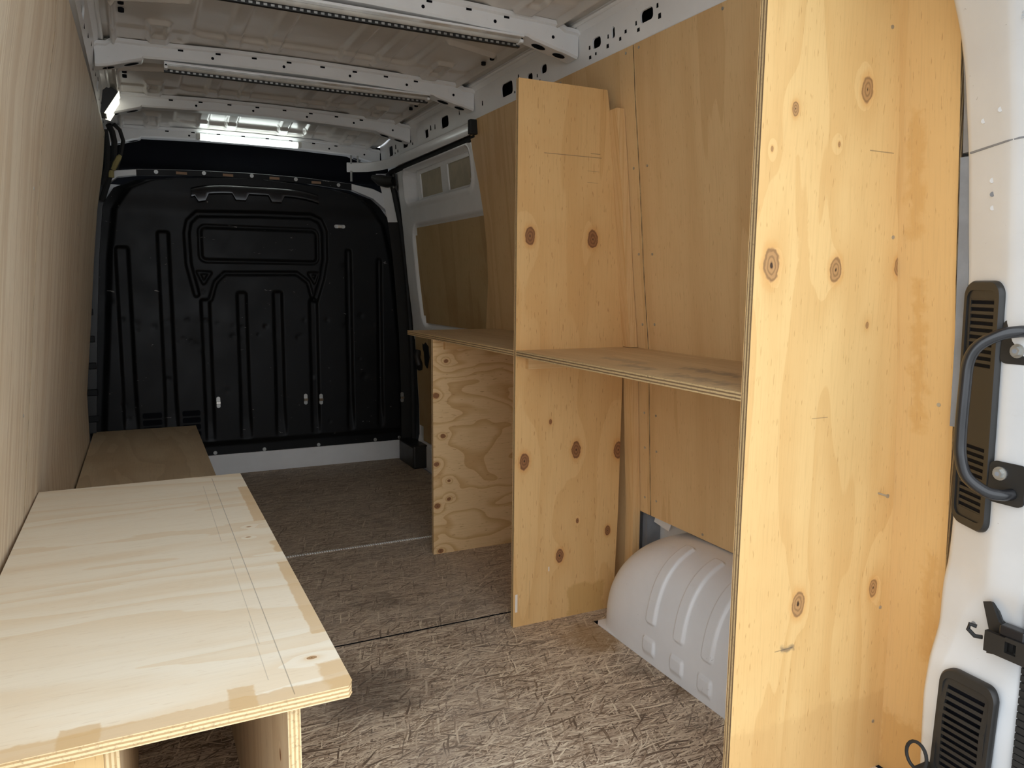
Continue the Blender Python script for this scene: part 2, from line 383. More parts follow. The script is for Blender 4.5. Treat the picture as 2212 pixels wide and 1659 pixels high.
for k in range(118): mb.box(.2+k*.0098, .2+k*.0098+.0058, 3.034, 3.046, .0012, .0045)
mb.build('perforated_strip', 'paint', floor, kind='stuff')
# ---- side walls (pressed steel behind the lining)
zs = np.linspace(-.05, 2.0, 42)
def shell(name, fx, y0, y1, ny, mat, rib):
    ys = np.linspace(y0, y1, ny); Z, Y = np.meshgrid(zs, ys, indexing='ij'); X = fx(Z, Y)
    X = X+rib*.02*sm(.75, .9, np.sin(Y*9))+(.10*sm(3.0, 3.1, Y)*sm(4.56, 4.46, Y)*(1-sm(1.76, 1.80, Z)) if rib > 0 else 0)
    return grid(name, np.stack([X, Y, Z], -1), mat)
wr = struct(shell('wall_right', lambda z, y: RX(z)+.075, .70, 4.80, 120, 'paint', 1), 'white pressed steel right side of the van')
wl = struct(shell('wall_left', lambda z, y: LX(z, y)-.075, .70, 4.80, 120, 'paint', -1), 'white pressed steel left side of the van')
# ---- cant rails with punched holes
def rail(name, parent, x_lo, x_hi, sgn, holes, small, y0=.74, y1=4.62):
    z0, z1 = 1.822, 1.932
    P = lambda y, z: (x_lo+(x_hi-x_lo)*(z-z0)/(z1-z0), y, z)
    mb = MB(); cur = y0
    for (yc, zc, wy, hz, r) in sorted(holes):
        a, b = yc-wy/2-.012, yc+wy/2+.012
        mb.face([P(cur, z0), P(a, z0), P(a, z1), P(cur, z1)])
        q0 = rrect(yc-wy/2, yc+wy/2, zc-hz/2, zc+hz/2, r); inn = []
        for i in range(len(q0)):
            j = (i+1) % len(q0); L_ = math.dist(q0[i], q0[j]); m_ = max(1, int(L_/.0025))
            inn += [(q0[i][0]+(q0[j][0]-q0[i][0])*e/m_, q0[i][1]+(q0[j][1]-q0[i][1])*e/m_) for e in range(m_)]
        N = len(inn)
        outp = []
        for (u, v) in inn:
            du, dv = u-yc, v-zc
            k = min([abs((b-yc if du > 0 else yc-a)/du) if abs(du) > 1e-6 else 9, abs((z1-zc if dv > 0 else zc-z0)/dv) if abs(dv) > 1e-6 else 9])
            outp.append((yc+du*k, zc+dv*k))
        for i in range(N):
            j = (i+1) % N
            q = [inn[i], inn[j], outp[j], outp[i]]
            mb.face([P(*e) for e in q])
            # fill the cell corner when the two outer points lie on different sides
            (ua, va), (ub, vb) = outp[i], outp[j]
            if abs(ua-ub) > 1e-5 and abs(va-vb) > 1e-5:
                cu = a if min(abs(ua-a), abs(ub-a)) < 1e-5 else b; cv = z0 if min(abs(va-z0), abs(vb-z0)) < 1e-5 else z1
                mb.face([P(ua, va), P(ub, vb), P(cu, cv)])
            p1, p2 = P(*inn[i]), P(*inn[j]); e = .006*sgn
            mb.face([p1, p2, (p2[0]+e, p2[1], p2[2]), (p1[0]+e, p1[1], p1[2])])
        cur = b
    mb.face([P(cur, z0), P(y1, z0), P(y1, z1), P(cur, z1)])
    # lip below and the folded band up to the roof skin
    lo = P(y0, z0); hi = P(y0, z1)
    for (a, b) in (((x_lo, z0), (x_lo+.055*sgn, z0-.010)), ((x_lo, z0), (x_lo+.0, z0-.008)), ((x_hi, z1), (x_hi-.020*sgn, z1+.018)), ((x_hi-.020*sgn, z1+.018), (x_hi-.024*sgn, z1+.030)), ((x_hi-.024*sgn, z1+.030), (x_hi+.12*sgn, z1+.034))):
        mb.face([(a[0], y0, a[1]), (a[0], y1, a[1]), (b[0], y1, b[1]), (b[0], y0, b[1])])
    r = mb.build(name, 'paint', parent)
    mb = MB(); mb.box(min(x_lo+.03*sgn, x_lo+.034*sgn), max(x_lo+.03*sgn, x_lo+.034*sgn), y0, y1, z0-.005, z1+.02); mb.build('rail_cavity_shade', 'dark', parent)  # black sheet added behind the holes, painting in the unlit cavity
    mb = MB(); mb.tube([(x_hi-.023*sgn, y0, z1+.018), (x_hi-.023*sgn, y1, z1+.018)], .007, 8); mb.build('sealant_bead', 'paint', parent, smooth=True)
    mb = MB()
    for (y, z, a, b) in small:
        q = P(y, z); mb.box(q[0]-.0008, q[0]+.0008, y-a/2, y+a/2, z-b/2, z+b/2)
    if small: mb.build('punched_slots', 'dark', parent, kind='stuff')
HR = [(1.923, 1.882, .062, .034, .012), (2.193, 1.877, .050, .032, .012), (2.097, 1.882, .018, .034, .0085), (2.549, 1.880, .045, .03, .012), (2.66, 1.875, .045, .03, .012), (2.859, 1.876, .105, .05, .016), (3.549, 1.872, .10, .052, .016), (3.809, 1.86, .055, .04, .006), (4.152, 1.868, .085, .05, .014), (4.42, 1.862, .08, .055, .014)]
SR_ = [(2.235, 1.872, .008, .012), (2.235, 1.842, .012, .010), (2.20, 1.845, .008, .008), (2.125, 1.877, .006, .012), (2.13, 1.85, .012, .012), (2.03, 1.866, .010, .01), (2.06, 1.853, .01, .01), (1.975, 1.874, .006, .012), (1.965, 1.853, .012, .01), (1.87, 1.892, .008, .012), (1.862, 1.862, .012, .014), (2.60, 1.868, .006, .012), (2.585, 1.845, .012, .012), (2.75, 1.90, .008, .012), (2.74, 1.87, .01, .012), (2.79, 1.85, .008, .008), (3.1, 1.87, .008, .02), (3.36, 1.88, .006, .02), (3.68, 1.875, .008, .03), (3.74, 1.88, .012, .03), (4.06, 1.862, .01, .012), (4.03, 1.845, .01, .012), (4.32, 1.875, .012, .03), (4.29, 1.845, .012, .015), (4.34, 1.84, .01, .01)]
rail('cant_rail', wr, 1.376, 1.366, 1, HR, SR_)
rail('cant_rail', wl, -.105, -.090, -1, [(2.62, 1.875, .10, .04, .016), (3.55, 1.875, .10, .05, .016), (1.9, 1.88, .06, .034, .012), (4.1, 1.87, .085, .05, .014)], [(2.2+.17*k, 1.855+.02*(k % 3), .01, .016) for k in range(13)])
# ---- ceiling skin with pressings
xs = np.linspace(-.115, 1.36, 240); ys = np.linspace(.74, 4.70, 560); Xc, Yc = np.meshgrid(xs, ys, indexing='ij')
Z = 1.962+.012*(1-((Xc-.63)/.72)**2)-.045*sm(4.12, 4.60, Yc)
BEAM = [(1.44, 1.44), (2.30, 2.30), (3.18, 3.18), (4.05, 4.05), (4.62, 4.62)]
bays = [(1.44, 2.30), (2.30, 3.18), (3.18, 4.05), (4.05, 4.62)]
E_ = lambda d, w: 1-sm(-w, w, d)
for k, (a, b) in enumerate(bays):
    rec = rbox(Xc, Yc, .225, 1.035, a+.13, b-.11, .05)
    Z += .016*E_(rec, .009)
    for xc_ in (.362, .505, .778, .920):
        Z -= .016*E_(rbox(Xc, Yc, xc_-.026, xc_+.026, a+.05, b-.05, .02), .006)*E_(rec, .009)
        Z -= .010*E_(rbox(Xc, Yc, xc_-.03, xc_+.03, b-.17, b-.05, .012), .007)
    for xc_ in (.115, 1.145):
        Z -= .014*E_(rbox(Xc, Yc, xc_-.035, xc_+.035, b-.24, b-.02, .01), .006)
        Z += .012*E_(rbox(Xc, Yc, xc_-.02, xc_+.02, b-.22, b-.10, .006), .004)
        Z -= .012*E_(rbox(Xc, Yc, xc_-.03, xc_+.03, a+.04, a+.16, .01), .006)
    ym = (a+b)/2-.05
    for x0, x1 in ((-.02, .19), (1.26, 1.06)):
        Z -= .014*(1-sm(.004, .015, seg(Xc, Yc, (x0, ym+.06), (x1, ym))))
        Z -= .006*E_(rbox(Xc, Yc, min(x0, x1)-.03, max(x0, x1)+.02, b-.15, b+.05, .02), .015)
    for xx in (-.03, 1.285): Z -= .006*(1-sm(.003, .012, np.abs(Xc-xx)))
ceiling = struct(grid('ceiling', np.stack([Xc, Yc, Z], -1), 'roofpaint'), 'white pressed steel roof skin with ribs')
mb = MB(); mb.box(-.42, 1.66, .70, 4.85, 2.012, 2.03); mb.build('roof_outer_skin', 'outer', ceiling)
mb = MB()
for x in (-.0, 1.26):
    for a, b in bays:
        for dy in (.36, .44):
            mb.cyl((x, a+dy+.1, 1.948), (0, 0, 1), .009, .012, 10)
mb.build('drain_plugs', 'dark', ceiling, kind='stuff')
# ---- roof beams
def beam(yb, dz=0., wid=.075, led=None):
    st = [(-.092, 1.855, 1.922), (-.085, 1.855, 1.928), (-.055, 1.860, 1.930), (-.035, 1.866, 1.945), (.058, 1.894, 1.946), (.064, 1.902, 1.946), (.35, 1.912, 1.956), (.64, 1.914, 1.959), (.93, 1.908, 1.955), (1.18, 1.899, 1.948), (1.196, 1.892, 1.948), (1.29, 1.870, 1.945), (1.315, 1.866, 1.932), (1.355, 1.855, 1.930), (1.366, 1.853, 1.925)]
    rings = []
    for x, zb, zt in st:
        zb += dz; zt += dz; f = .007
        rings.append([(x, yb-.012, zt+.012), (x, yb-.012, zt), (x, yb, zt-.004), (x, yb, zb+f), (x, yb+f, zb), (x, yb+wid-f, zb), (x, yb+wid, zb+f), (x, yb+wid, zt), (x, yb+wid+.012, zt+.012)])
    mb = MB(); mb.loft(rings, 0, True, False)
    o = mb.build('roof_beam', 'paint', ceiling, smooth=True)
    mb = MB(); Zt = lambda x: np.interp(x, [s[0] for s in st], [s[2] for s in st])+dz; Zb = lambda x: np.interp(x, [s[0] for s in st], [s[1] for s in st])+dz
    for x in (.19, .32, .45, .58, .71, .84, .97, 1.1):
        mb.box(x-.009, x+.009, yb-.0015, yb+.004, Zt(x)-.010, Zt(x)-.003)
    for x in (.30, .56, .82, 1.06, 1.27): mb.cyl((x, yb-.0008, (Zt(x)+Zb(x))/2-.002), (0, 1, 0), .0055, .004, 10)
    for x0, x1 in ((-.07, -.03), (0., .05), (1.21, 1.26), (1.29, 1.335)):
        za, zb_ = Zb(x0)-.0012, Zb(x1)-.0012; N = 14
        c = [((x0+x1)/2+(x1-x0)/2*math.cos(2*math.pi*k/N), yb+wid*.5+.017*math.sin(2*math.pi*k/N)) for k in range(N)]
        mb.face([(x, y, za+(zb_-za)*(x-x0)/(x1-x0)) for x, y in c])
    mb.build('punched_holes', 'dark', o, kind='stuff')
    mb = MB()
    for x in (.0, 1.255): mb.cyl((x, yb-.0012, Zt(x)-.022), (0, 1, 0), .010, .003, 14)
    mb.build('spot_weld', 'paint', o)
    return o
for i, (y, _) in enumerate(BEAM): beam(y, -.045 if i == 4 else 0.)

# ---- bulkhead
OUT_L = [(.115, -.262), (.331, -.255), (.80, -.215), (1.209, -.185), (1.47, -.150), (1.58, -.080), (1.626, .019), (1.650, .20), (1.666, .50)]
OUT_R = [(.115, 1.530), (.138, 1.536), (.702, 1.525), (1.246, 1.473), (1.44, 1.428), (1.55, 1.345), (1.598, 1.286), (1.636, 1.12), (1.655, .90), (1.666, .75)]
zz = np.concatenate([np.linspace(.115, 1.56, 250), np.linspace(1.564, 1.666, 30)]); tt = np.linspace(0, 1, 330)
Zg, Tg = np.meshgrid(zz, tt, indexing='ij')
xl = np.interp(Zg, *zip(*OUT_L)); xr = np.interp(Zg, *zip(*OUT_R)); Xg = xl+(xr-xl)*Tg
H = np.zeros_like(Xg)
inn = lambda d, w=.008: 1-sm(-w, w, d)
def rib(x0, x1, ztop, zbot, dep=.016, flare=.012):
    wv = flare*sm(zbot+.25, zbot, Zg)
    d = rbox(Xg, Zg, x0, x1, zbot, ztop, .012)-wv*.4
    ramp = sm(zbot-.01, zbot+.13, Zg)*(1-.0*Zg)
    return -dep*inn(d, .009)*(.25+.75*ramp)
for a in ((-.088, -.028, 1.275, .28), (.115, .170, 1.362, .26), (.508, .557, 1.04, .205), (.705, .752, 1.045, .208), (1.128, 1.158, 1.293, .215), (1.318, 1.343, 1.243, .22)): H += rib(*a)
# window-like frame: double line running down into the two middle channels
f1 = [(.340, .205), (.335, .85), (.298, 1.03), (.264, 1.19), (.260, 1.36), (.273, 1.42), (.317, 1.464), (.62, 1.474), (.927, 1.478), (.98, 1.454), (1.005, 1.396), (1.005, 1.236), (.983, 1.12), (.945, 1.0), (.930, .85), (.930, .205)]
H -= .013*(1-sm(.008, .020, poly(Xg, Zg, f1[2:14])))
for xa in (.340, .930):
    H += -.014*inn(rbox(Xg, Zg, xa-.022, xa+.022, .205, 1.0, .01), .009)*(.3+.7*sm(.20, .33, Zg))
d = np.abs(rbox(Xg, Zg, .327, .960, 1.213, 1.398, .03)); H -= .009*(1-sm(.005, .014, d))
H += .004*inn(rbox(Xg, Zg, .327, .960, 1.213, 1.398, .03), .01)
H -= .010*(1-sm(.005, .015, poly(Xg, Zg, [(.368, 1.0), (.397, 1.095), (.447, 1.145), (.84, 1.150), (.905, 1.1), (.93, 1.0)])))
for pts in ([(.309, 1.149), (.373, 1.146), (.337, 1.091), (.309, 1.149)], [(.96, 1.15), (.91, 1.15), (.94, 1.10), (.96, 1.15)]): H -= .010*(1-sm(.004, .012, poly(Xg, Zg, pts)))
edge = np.minimum(np.minimum(Xg-xl, xr-Xg), Zg-.115)
H += .018*sm(.05, .085, edge)                                     # pan stands proud of its bolted rim
H += .02*sm(1.45, 1.58, Zg)*sm(.0, .1, edge)
rng = random.Random(4)
for k in range(46):                                                # dents
    dx, dz = rng.uniform(-.2, 1.45), rng.choice([rng.uniform(.75, .9), rng.uniform(.25, 1.2)])
    H -= rng.uniform(.001, .004)*np.exp(-((Xg-dx)**2+(Zg-dz)**2)/rng.uniform(.008, .02)**2)
front = struct(grid('wall_front', np.stack([Xg, 4.560-H, Zg], -1), 'bulk'), 'black pressed steel bulkhead closing the cab')
mb = MB(); mb.box(-.34, 1.60, 4.60, 4.63, -.04, 1.60); mb.build('frame_sheet', 'paint', front)
mb = MB(); mb.box(.20, 1.515, 4.552, 4.598, -.018, .116); mb.build('kick_plate', 'paint', front, bevel=.004)
mb = MB(); mb.box(-.30, 1.45, 4.73, 4.76, 1.55, 1.93); mb.box(-.12, 1.35, 4.715, 4.735, 1.70, 1.712); mb.build('overhead_panel', 'dark', front)
# upper flange of the opening with slots
mb = MB()
FX = [(-.10, 1.60, 1.660), (-.06, 1.635, 1.666), (.04, 1.652, 1.678), (.3, 1.668, 1.692), (.62, 1.672, 1.697), (.9, 1.668, 1.692), (1.17, 1.645, 1.676), (1.30, 1.60, 1.655), (1.40, 1.52, 1.615)]
mb.loft([[(x, 4.548, a), (x, 4.548, b), (x, 4.56, b+.004), (x, 4.60, b+.004), (x, 4.60, a)] for x, a, b in FX], 0, True, True)
fl = mb.build('upper_flange', 'paint', front)
mb = MB(); mb.loft([[(x, 4.545, np.interp(x, [q[0] for q in FX], [q[1] for q in FX])-.004), (x, 4.545, np.interp(x, [q[0] for q in FX], [q[2] for q in FX])+.001), (x, 4.552, np.interp(x, [q[0] for q in FX], [q[2] for q in FX])-.002), (x, 4.552, np.interp(x, [q[0] for q in FX], [q[1] for q in FX])-.006)] for x in np.linspace(.03, 1.17, 20)], 0, True, True)
mb.build('flange_trim', 'bulk', fl)
for x in (.249, .484, .731, .964):
    z = float(np.interp(x, [q[0] for q in FX], [q[1] for q in FX]))
    mb = MB(); mb.box(x-.027, x+.027, 4.5425, 4.546, z+.002, z+.016); mb.build('slot_window', 'card', fl)
mb = MB(); mb.cyl((0, 0, 0), (0, -1, 0), .0105, .003, 12); mb.cyl((0, -.003, 0), (0, -1, 0), .0065, .005, 6)
def bolts(parent, pts, y, mat='zinc'):
    first = None
    for x, z in pts:
        if first is None:
            m2 = MB(); m2.v = [(a+x, b+y, c_+z) for a, b, c_ in mb.v]; m2.f = list(mb.f); m2.m = list(mb.m); first = m2.build('bolt', mat, parent); fo = ORG[first]; b0 = (x, z)
        else: share(first, 'bolt', parent, (x, fo[1], fo[2]+z-b0[1]))
bolts(front, [(1.439, 1.393), (1.482, .962), (1.495, .74), (1.508, .527), (1.507, .373), (.629, .128), (.944, .128), (1.294, .130), (1.45, .133), (.36, .13)], 4.556)
bolts(fl, [(.125, 1.672), (.361, 1.682), (.609, 1.685), (.849, 1.682), (1.093, 1.666)], 4.546)
# moulded bar with three drop tabs
mb = MB(); rings = []
for x in np.linspace(.29, .965, 40):
    e = 1 if any(abs(x-q) < .032 for q in (.342, .536, .728)) else 0
    zt = 1.622-.03*(abs(x-.63)/.34)**4
    rings.append([(x, 4.545, zt+.01), (x, 4.515, zt+.004), (x, 4.496, zt-.012), (x, 4.490, zt-.032), (x, 4.491, zt-.042-.034*e), (x, 4.500, zt-.048-.036*e), (x, 4.545, zt-.046-.030*e)])
mb.loft(rings, 0, True, False); mb.build('moulded_bar', 'gloss', front, smooth=True)
# louvres
for x0, x1 in ((-.002, .094), (.197, .290)):
    for k in range(4):
        z = .384-k*.039
        mb = MB(); c = rrect(x0, x1, z-.030, z, .008, 3)
        mb.prism([(u, 4.5395, v) for u, v in c], (0, .012, 0)); mb.build('louvre_slot', 'dark', front)
def latch(x, z, vert, y=4.538):
    l, wd = (.032, .010)
    mb = MB(); c = rrect(-wd, wd, -l, l, .0095, 4) if vert else rrect(-l, l, -wd, wd, .0095, 4)
    mb.prism([(x+u, y, z+v) for u, v in c], (0, -.004, 0)); o = mb.build('latch', 'zinc', front)
    mb = MB(); mb.box(x-.012, x+.012, y-.014, y-.003, z-.010, z+.006); mb.build('clip', 'chrome', o, bevel=.002)
    mb = MB(); mb.cyl((x, y-.003, z-.022) if vert else (x+.022, y-.003, z), (0, -1, 0), .006, .003, 10); mb.build('rivet', 'zinc', o)
for a in ((.386, .423, 1), (.871, .413, 1), (.961, .408, 1), (1.465, .391, 1), (1.093, 1.427, 0)): latch(*a)

# ---- sliding door in the right side
yd = np.linspace(3.10, 4.44, 170); zd = np.linspace(-.01, 1.775, 230); Zd, Yd = np.meshgrid(zd, yd, indexing='ij')
off = .012+.0*Zd
wshape = rbox(Yd, Zd, 3.30+.0*Zd, 4.245, 1.552, 1.722+.0*Yd, .045)
off = off+.100*inn(wshape, .004)-.006*(1-sm(.012, .02, np.abs(wshape-.014)))
lw = np.interp(Zd, [.0, .1, .2, .5, .85, 1.0, 1.43], [4.15, 4.20, 4.36, 4.40, 4.30, 4.20, 4.20])
lower = rbox(Yd, Zd, 2.9, 4.20, .86, 1.425, .08); low2 = rbox(Yd, Zd, 2.9, 4.385, .14, .80, .06)
off = off+.022*inn(lower, .008)+.022*inn(low2, .008)
off = off+.05*sm(4.36, 4.44, Yd)
door = struct(grid('door_1', np.stack([RX(Zd)+off, Yd, Zd], -1), 'paint'), 'white sliding side door with ply infill')
def curved(name, cells_y, cells_z, inside, th, mats, parent, fx, sgn=1, y_map=None):
    """solid sheet following fx(z,y); cells on the y/z grid where inside(yc,zc)"""
    mb = MB(); ny, nz = len(cells_y)-1, len(cells_z)-1; ok = np.zeros((ny+2, nz+2), bool)
    for i in range(ny):
        for j in range(nz): ok[i+1, j+1] = inside((cells_y[i]+cells_y[i+1])/2, (cells_z[j]+cells_z[j+1])/2)
    def P(i, j, b):
        z = cells_z[j]; y = cells_y[i]
        if y_map: y = y_map(y, z)
        return (float(fx(z, y))+(th*sgn if b else 0), y, z)
    for i in range(ny):
        for j in range(nz):
            if not ok[i+1, j+1]: continue
            for b in (0, 1): mb.face([P(i, j, b), P(i+1, j, b), P(i+1, j+1, b), P(i, j+1, b)], 0)
            for (di, dj, a, c) in ((-1, 0, (i, j), (i, j+1)), (1, 0, (i+1, j), (i+1, j+1)), (0, -1, (i, j), (i+1, j)), (0, 1, (i, j+1), (i+1, j+1))):
                if not ok[i+1+di, j+1+dj]: mb.face([P(*a, 0), P(*c, 0), P(*c, 1), P(*a, 1)], 1)
    o = mb.build(name, mats, parent); bm_smooth(o.data, 30); 
    for q in o.data.polygons: q.use_smooth = True
    return o
zcell = list(np.linspace(.875, 1.41, 14))
curved('infill_board', [2.95, 3.5, 4.12, 4.155, 4.185], zcell, lambda y, z: not (y > 4.15 and (z < .91 or z > 1.38)), .006, ['doorply', 'ex'], door, lambda z, y: RX(z)+.024)
curved('infill_board', [2.95, 3.5, 4.20, 4.30, 4.34, 4.37], list(np.linspace(.155, .80, 16)), lambda y, z: not (y > 4.30 and z < .24), .006, ['doorply', 'ex'], door, lambda z, y: RX(z)+.024)
for y0, y1 in ((3.36, 3.70), (3.79, 4.11)):
    curved('window_blank', [y0, y1], [1.572, 1.63, 1.700], lambda y, z: True, .005, ['beige', 'beige'], door, lambda z, y: RX(z)+.066)
curved('window_frame', [3.30, 3.36, 3.70, 3.79, 4.11, 4.16], [1.552, 1.572, 1.63, 1.700, 1.722], lambda y, z: not ((3.36 < y < 3.70 or 3.79 < y < 4.11) and 1.572 < z < 1.70), .008, ['paint', 'paint'], door, lambda z, y: RX(z)+.058)
# release mechanism behind the cut-out of the lower board
mb = MB(); mb.prism([(RX(.68)+.018, y, z) for y, z in ((4.19, .76), (4.14, .74), (4.13, .68), (4.165, .61), (4.20, .63), (4.215, .70), (4.235, .72), (4.24, .75), (4.215, .745))], (.006, 0, 0)); mb.build('release_cutout', 'black', door)
mb = MB(); mb.tube([(1.49, 4.30, .70), (1.475, 4.285, .665), (1.485, 4.27, .625), (1.50, 4.29, .60)], .022, 10); mb.build('release_lever', 'black', door, smooth=True)
# rubber seal and pillar trim along the front edge of the doorway
SEALP = [(1.372, 1.745), (1.392, 1.70), (1.410, 1.63), (1.444, 1.465), (1.466, 1.30), (1.482, 1.133), (1.506, .793), (1.516, .45), (1.516, .0)]
mb = MB(); mb.tube([(x, 4.47, z) for x, z in SEALP], .019, 8); mb.build('door_seal', 'rubber', wr, smooth=True)
mb = MB(); mb.tube([(1.392, y, 1.752) for y in np.linspace(3.2, 4.40, 12)]+[(1.385, 4.45, 1.748), (1.375, 4.47, 1.735)], .016, 8); mb.build('door_seal', 'rubber', wr, smooth=True)
mb = MB(); mb.loft([[(x-.055, 4.545, z), (x-.02, 4.52, z), (x+.02, 4.47, z), (x+.07, 4.50, z), (x+.07, 4.60, z)] for x, z in reversed(SEALP[:4])], 0, True, True); mb.build('door_pillar', 'paint', wr, smooth=True)
mb = MB(); mb.loft([[(x-.055, 4.545, z), (x-.02, 4.52, z), (x+.02, 4.47, z), (x+.07, 4.50, z), (x+.07, 4.60, z)] for x, z in reversed(SEALP[3:])], 0, True, True); mb.build('pillar_cover', 'rubber', wr, smooth=True)
mb = MB(); mb.box(1.43, 1.53, 4.22, 4.50, 0., .14); mb.build('roller_cover', 'black', wr, bevel=.012)
mb = MB(); mb.loft([[(x-.010, 4.5455, z), (x+.035, 4.5455, z), (x+.035, 4.5405, z), (x-.010, 4.5405, z)] for x, z in reversed([(1.44, 1.40), (1.466, 1.25), (1.49, 1.0), (1.50, .793), (1.515, .45), (1.515, .14)])], 0, True, True); mb.build('pillar_trim', 'black', wr)
# door track
tr = [(1.362, 3.19), (1.360, 3.6), (1.358, 4.0), (1.354, 4.22), (1.345, 4.36), (1.318, 4.47), (1.27, 4.555), (1.215, 4.60), (1.165, 4.625)]
mb = MB(); rings = []
for i, (x, y) in enumerate(tr):
    a = Vector(tr[min(i+1, len(tr)-1)])-Vector(tr[max(i-1, 0)]); nx = Vector((a.y, -a.x)).normalized()
    if nx.x > 0: nx = -nx
    z = 1.800; q = Vector((x, y))
    rings.append([(q.x+nx.x*k, q.y+nx.y*k, z+h) for k, h in ((.0, -.040), (.006, -.046), (.010, -.038), (.010, .004), (.004, .010), (-.03, .012), (-.034, -.03))])
mb.loft(rings, 0, True, True); trk = mb.build('door_track', 'paint', wr, smooth=True)
mb = MB(); mb.box(1.342, 1.385, 3.165, 3.195, 1.752, 1.815); mb.build('track_end_stop', 'rubber', trk, bevel=.005)
for dx in (.02, .06): 
    mb = MB(); mb.cyl((1.165+dx, 4.605, 1.80), (0, 0, 1), .005, .05, 8); mb.build('track_stud', 'zinc', trk)
mb = MB(); mb.cyl((1.185, 4.605, 1.70), (0, 0, 1), .007, .06, 8); mb.build('track_stud', 'zinc', trk)
# upper roller bracket with its plate
mb = MB(); mb.prism([(1.372, 4.36, 1.735), (1.375, 4.405, 1.725), (1.385, 4.41, 1.66), (1.392, 4.375, 1.635), (1.385, 4.355, 1.66)], (.008, 0, 0)); hp = mb.build('roller_plate', 'black', door)
mb = MB(); mb.tube([(1.385, 4.40, 1.69), (1.355, 4.44, 1.69), (1.32, 4.47, 1.70), (1.28, 4.50, 1.72)], [.03, .036, .034, .012], 10); mb.build('roller_arm', 'black', hp, smooth=True)
for z in (1.72, 1.655): 
    mb = MB(); mb.cyl((1.379, 4.383, z), (-1, 0, 0), .007, .007, 8); mb.build('bolt', 'zinc', hp)

# ---- rear pillar (right side of the rear opening)
PIL = [(1.95, 1.20, (1.14, .80), (1.135, .70)), (1.75, 1.262, (1.20, .803), (1.195, .70)), (1.608, 1.324, (1.266, .806), (1.261, .70)), (1.565, 1.348, (1.295, .817), (1.289, .70)), (1.496, 1.370, (1.320, .823), (1.314, .70)), (1.353, 1.400, (1.352, .826), (1.346, .70)), (1.124, 1.431, (1.384, .830), (1.378, .70)), (.854, 1.443, (1.395, .827), (1.389, .70)), (.761, 1.445, (1.396, .825), (1.390, .715)), (.637, 1.450, (1.403, .829), (1.398, .735)), (.551, 1.446, (1.399, .826), (1.394, .757)), (.523, 1.437, (1.412, .843), (1.408, .766)), (.484, 1.435, (1.420, .875), (1.415, .769)), (.425, 1.435, (1.424, .891), (1.418, .770)), (.397, 1.427, (1.417, .893), (1.411, .766)), (.360, 1.413, (1.405, .901), (1.398, .759)), (.282, 1.403, (1.396, .905), (1.389, .754)), (.159, 1.409, (1.403, .907), (1.395, .757)), (.0, 1.421, (1.415, .908), (1.408, .763)), (-.06, 1.43, (1.42, .908), (1.41, .763))]
def pil(z, k):                       # k 0..1 along face A, 1..2 along face B
    q = PIL[::-1]; zz_ = [p_[0] for p_ in q]
    e1 = (np.interp(z, zz_, [p_[1] for p_ in q]), .93); e2 = [np.interp(z, zz_, [p_[2][i] for p_ in q]) for i in (0, 1)]; e3 = [np.interp(z, zz_, [p_[3][i] for p_ in q]) for i in (0, 1)]
    a, b, t_ = (e1, e2, k) if k <= 1 else (e2, e3, k-1)
    return Vector((a[0]+(b[0]-a[0])*t_, a[1]+(b[1]-a[1])*t_, z))
zp = np.unique(np.concatenate([np.linspace(-.06, .62, 60), np.linspace(.62, 1.95, 70)]))
rows = []
for z in zp:
    e1, e2, e3 = pil(z, 0), pil(z, 1), pil(z, 2); q = []
    q += [e1+Vector((.14, .03, 0)), e1+Vector((.05, .020, 0)), e1+Vector((.012, .012, 0)), e1+Vector((.002, .004, 0))]
    for k in np.linspace(0.05, .93, 6): q.append(pil(z, k))
    d1 = (e2-e1).normalized(); d2 = (e3-e2).normalized()
    q.append(e2+(d2*.006+d1*-.004)*.5)
    for k in np.linspace(1.1, 2.0, 6): q.append(pil(z, k))
    q += [e3+Vector((.008, -.012, 0)), e3+Vector((.06, -.016, 0)), e3+Vector((.25, -.016, 0))]
    rows.append([tuple(v) for v in q])
R_ = np.array(rows)
# soften along height
for _ in range(2): R_[1:-1, :, :2] = .25*R_[:-2, :, :2]+.5*R_[1:-1, :, :2]+.25*R_[2:, :, :2]
pillar = struct(grid('wall_rear', R_, 'outer'), 'white rear door pillar on the right')
mb = MB(); mb.tube([tuple(pil(1.352, k)+Vector((-.0005, -.0003, .004*k))) for k in np.linspace(0, 2, 12)], .0022, 6); mb.build('panel_seam', 'cavity', pillar)
mb = MB()
for z, k in ((1.295, .55), (1.247, .57), (.655, .42), (1.40, .35), (1.41, .75)): mb.tube([pil(z, k)+Vector((-.0008, 0, 0)), pil(z, k)+Vector((.004, 0, 0))], .0045, 12)
mb.build('dimples', 'outer', pillar)
mb = MB()
for z, k in ((1.271, .56), (.648, .55), (.462, 1.22)): mb.tube([pil(z, k)+Vector((-.0012, 0, 0)), pil(z, k)+Vector((.004, 0, 0))], .0045, 12)
mb.build('screw_sockets', 'cavity', pillar)
mb = MB(); mb.loft([[tuple(pil(z, 0)+Vector((a, b, 0))) for a, b in ((.006, .006), (.006+.0, w_), (.06, .05), (.06, .01))] for z, w_ in ((.83, .028), (1.0, .028), (1.2, .028), (1.348, .024))], 0, True, True)
mb.loft([[tuple(pil(z, 0)+Vector((a, b, 0))) for a, b in ((.006, .006), (.012, w_), (.06, .03), (.06, .01))] for z, w_ in ((1.356, .023), (1.45, .016), (1.55, .009))], 0, True, True)
mb.build('inner_return', 'cavity', pillar)
